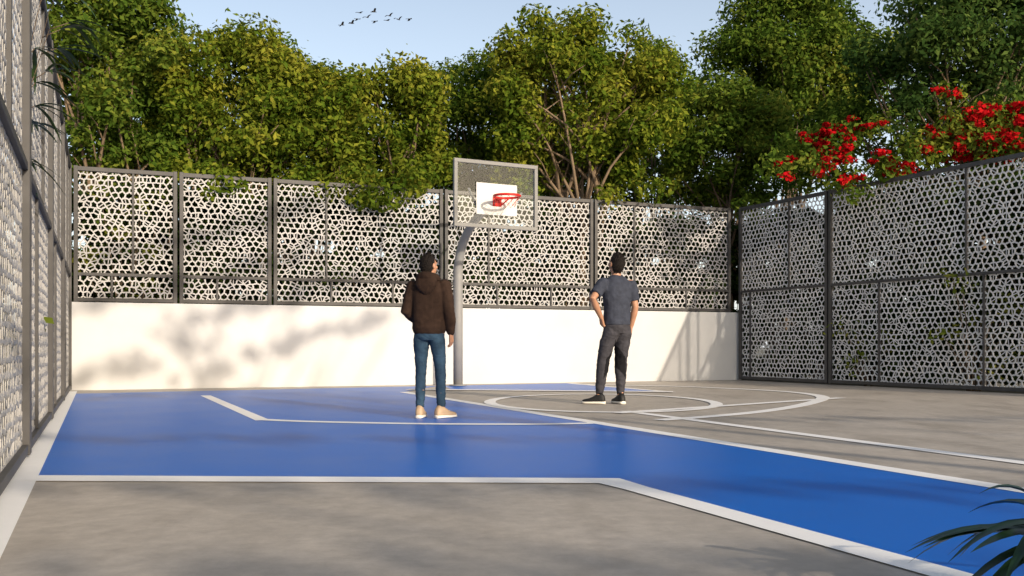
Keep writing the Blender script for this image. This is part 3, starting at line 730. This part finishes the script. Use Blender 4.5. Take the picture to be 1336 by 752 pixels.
bp = [(446, 33), (459, 31), (466, 25), (469, 17), (479, 23), (488, 16), (489, 28), (505, 27), (508, 21), (520, 26), (534, 25)]
bl = ['leftmost dark bird of the flock in the sky', 'second bird from the left, low at the tail of the flock', 'bird just under the upper left bird of the flock', 'upper left bird of the flock, third highest',
      'bird in the middle left of the flock, between the two highest birds', 'topmost bird of the flock', 'bird directly below the topmost bird of the flock', 'lowest bird right of the middle of the flock',
      'upper bird right of the middle of the flock', 'second bird from the right in the flock', 'rightmost dark bird of the flock in the sky']
for i, ((px, py), lb) in enumerate(zip(bp, bl)):
    Yb = 42 + (i * 7 % 5) * .6
    o = bpy.data.objects.new('flying_bird', bmz[i % 4]); C.objects.link(o)
    o.location = (at(px, Yb), Yb, zz(py, Yb)); o.rotation_euler = (R(8), R(-8 + 5 * (i % 4)), R(-62 + 9 * (i % 5)))
    tag(o, lb, 'bird', 'birds flying in a loose flock')

# ------------------------------------------------------------------ light, sky, camera
sv = Vector((.60, -.80, 0)).normalized(); EL = R(18)
sun_dir = Vector((sv.x * math.cos(EL), sv.y * math.cos(EL), math.sin(EL)))
ld = bpy.data.lights.new('Sun', 'SUN'); ld.energy = 4.4; ld.angle = R(.6); ld.color = (1, .85, .67)
lo = bpy.data.objects.new('Sun', ld); C.objects.link(lo); lo.rotation_euler = sun_dir.to_track_quat('Z', 'Y').to_euler()
wd = bpy.data.worlds.new('World'); SC.world = wd; wd.use_nodes = True; n = wd.node_tree; n.nodes.clear()
sky = n.nodes.new('ShaderNodeTexSky'); sky.sky_type = 'NISHITA'; sky.sun_disc = False; sky.sun_elevation = EL; sky.sun_rotation = math.atan2(sv.x, sv.y)
sky.air_density = 1.0; sky.dust_density = 3.0; sky.ozone_density = 1.0
bg = n.nodes.new('ShaderNodeBackground'); bg.inputs[1].default_value = .15
# horizon haze: strongest low down, thinning overhead
tc = n.nodes.new('ShaderNodeTexCoord'); sx = n.nodes.new('ShaderNodeSeparateXYZ'); n.links.new(tc.outputs['Generated'], sx.inputs[0])
inv = n.nodes.new('ShaderNodeMath'); inv.operation = 'SUBTRACT'; inv.inputs[0].default_value = 1; inv.use_clamp = True; n.links.new(sx.outputs['Z'], inv.inputs[1])
pw = n.nodes.new('ShaderNodeMath'); pw.operation = 'POWER'; pw.inputs[1].default_value = 2.0; n.links.new(inv.outputs[0], pw.inputs[0])
ml = n.nodes.new('ShaderNodeMath'); ml.operation = 'MULTIPLY'; ml.inputs[1].default_value = .85; n.links.new(pw.outputs[0], ml.inputs[0])
hz = n.nodes.new('ShaderNodeBackground'); hz.inputs[0].default_value = (.80, .83, .87, 1); n.links.new(ml.outputs[0], hz.inputs[1])
ads = n.nodes.new('ShaderNodeAddShader'); wo = n.nodes.new('ShaderNodeOutputWorld')
n.links.new(sky.outputs[0], bg.inputs[0]); n.links.new(bg.outputs[0], ads.inputs[0]); n.links.new(hz.outputs[0], ads.inputs[1]); n.links.new(ads.outputs[0], wo.inputs[0])
cd = bpy.data.cameras.new('Camera'); cam = bpy.data.objects.new('Camera', cd); C.objects.link(cam)
cam.location = (0, 0, CAMH); cam.rotation_euler = (R(90), 0, 0)
cd.sensor_width = 36; cd.lens = 36 * F / 1336; cd.shift_y = (HY - 376) / 1336; cd.clip_end = 2000; cd.clip_start = .05
SC.camera = cam
SC.view_settings.view_transform = 'Standard'; SC.view_settings.look = 'None'; SC.view_settings.exposure = 0
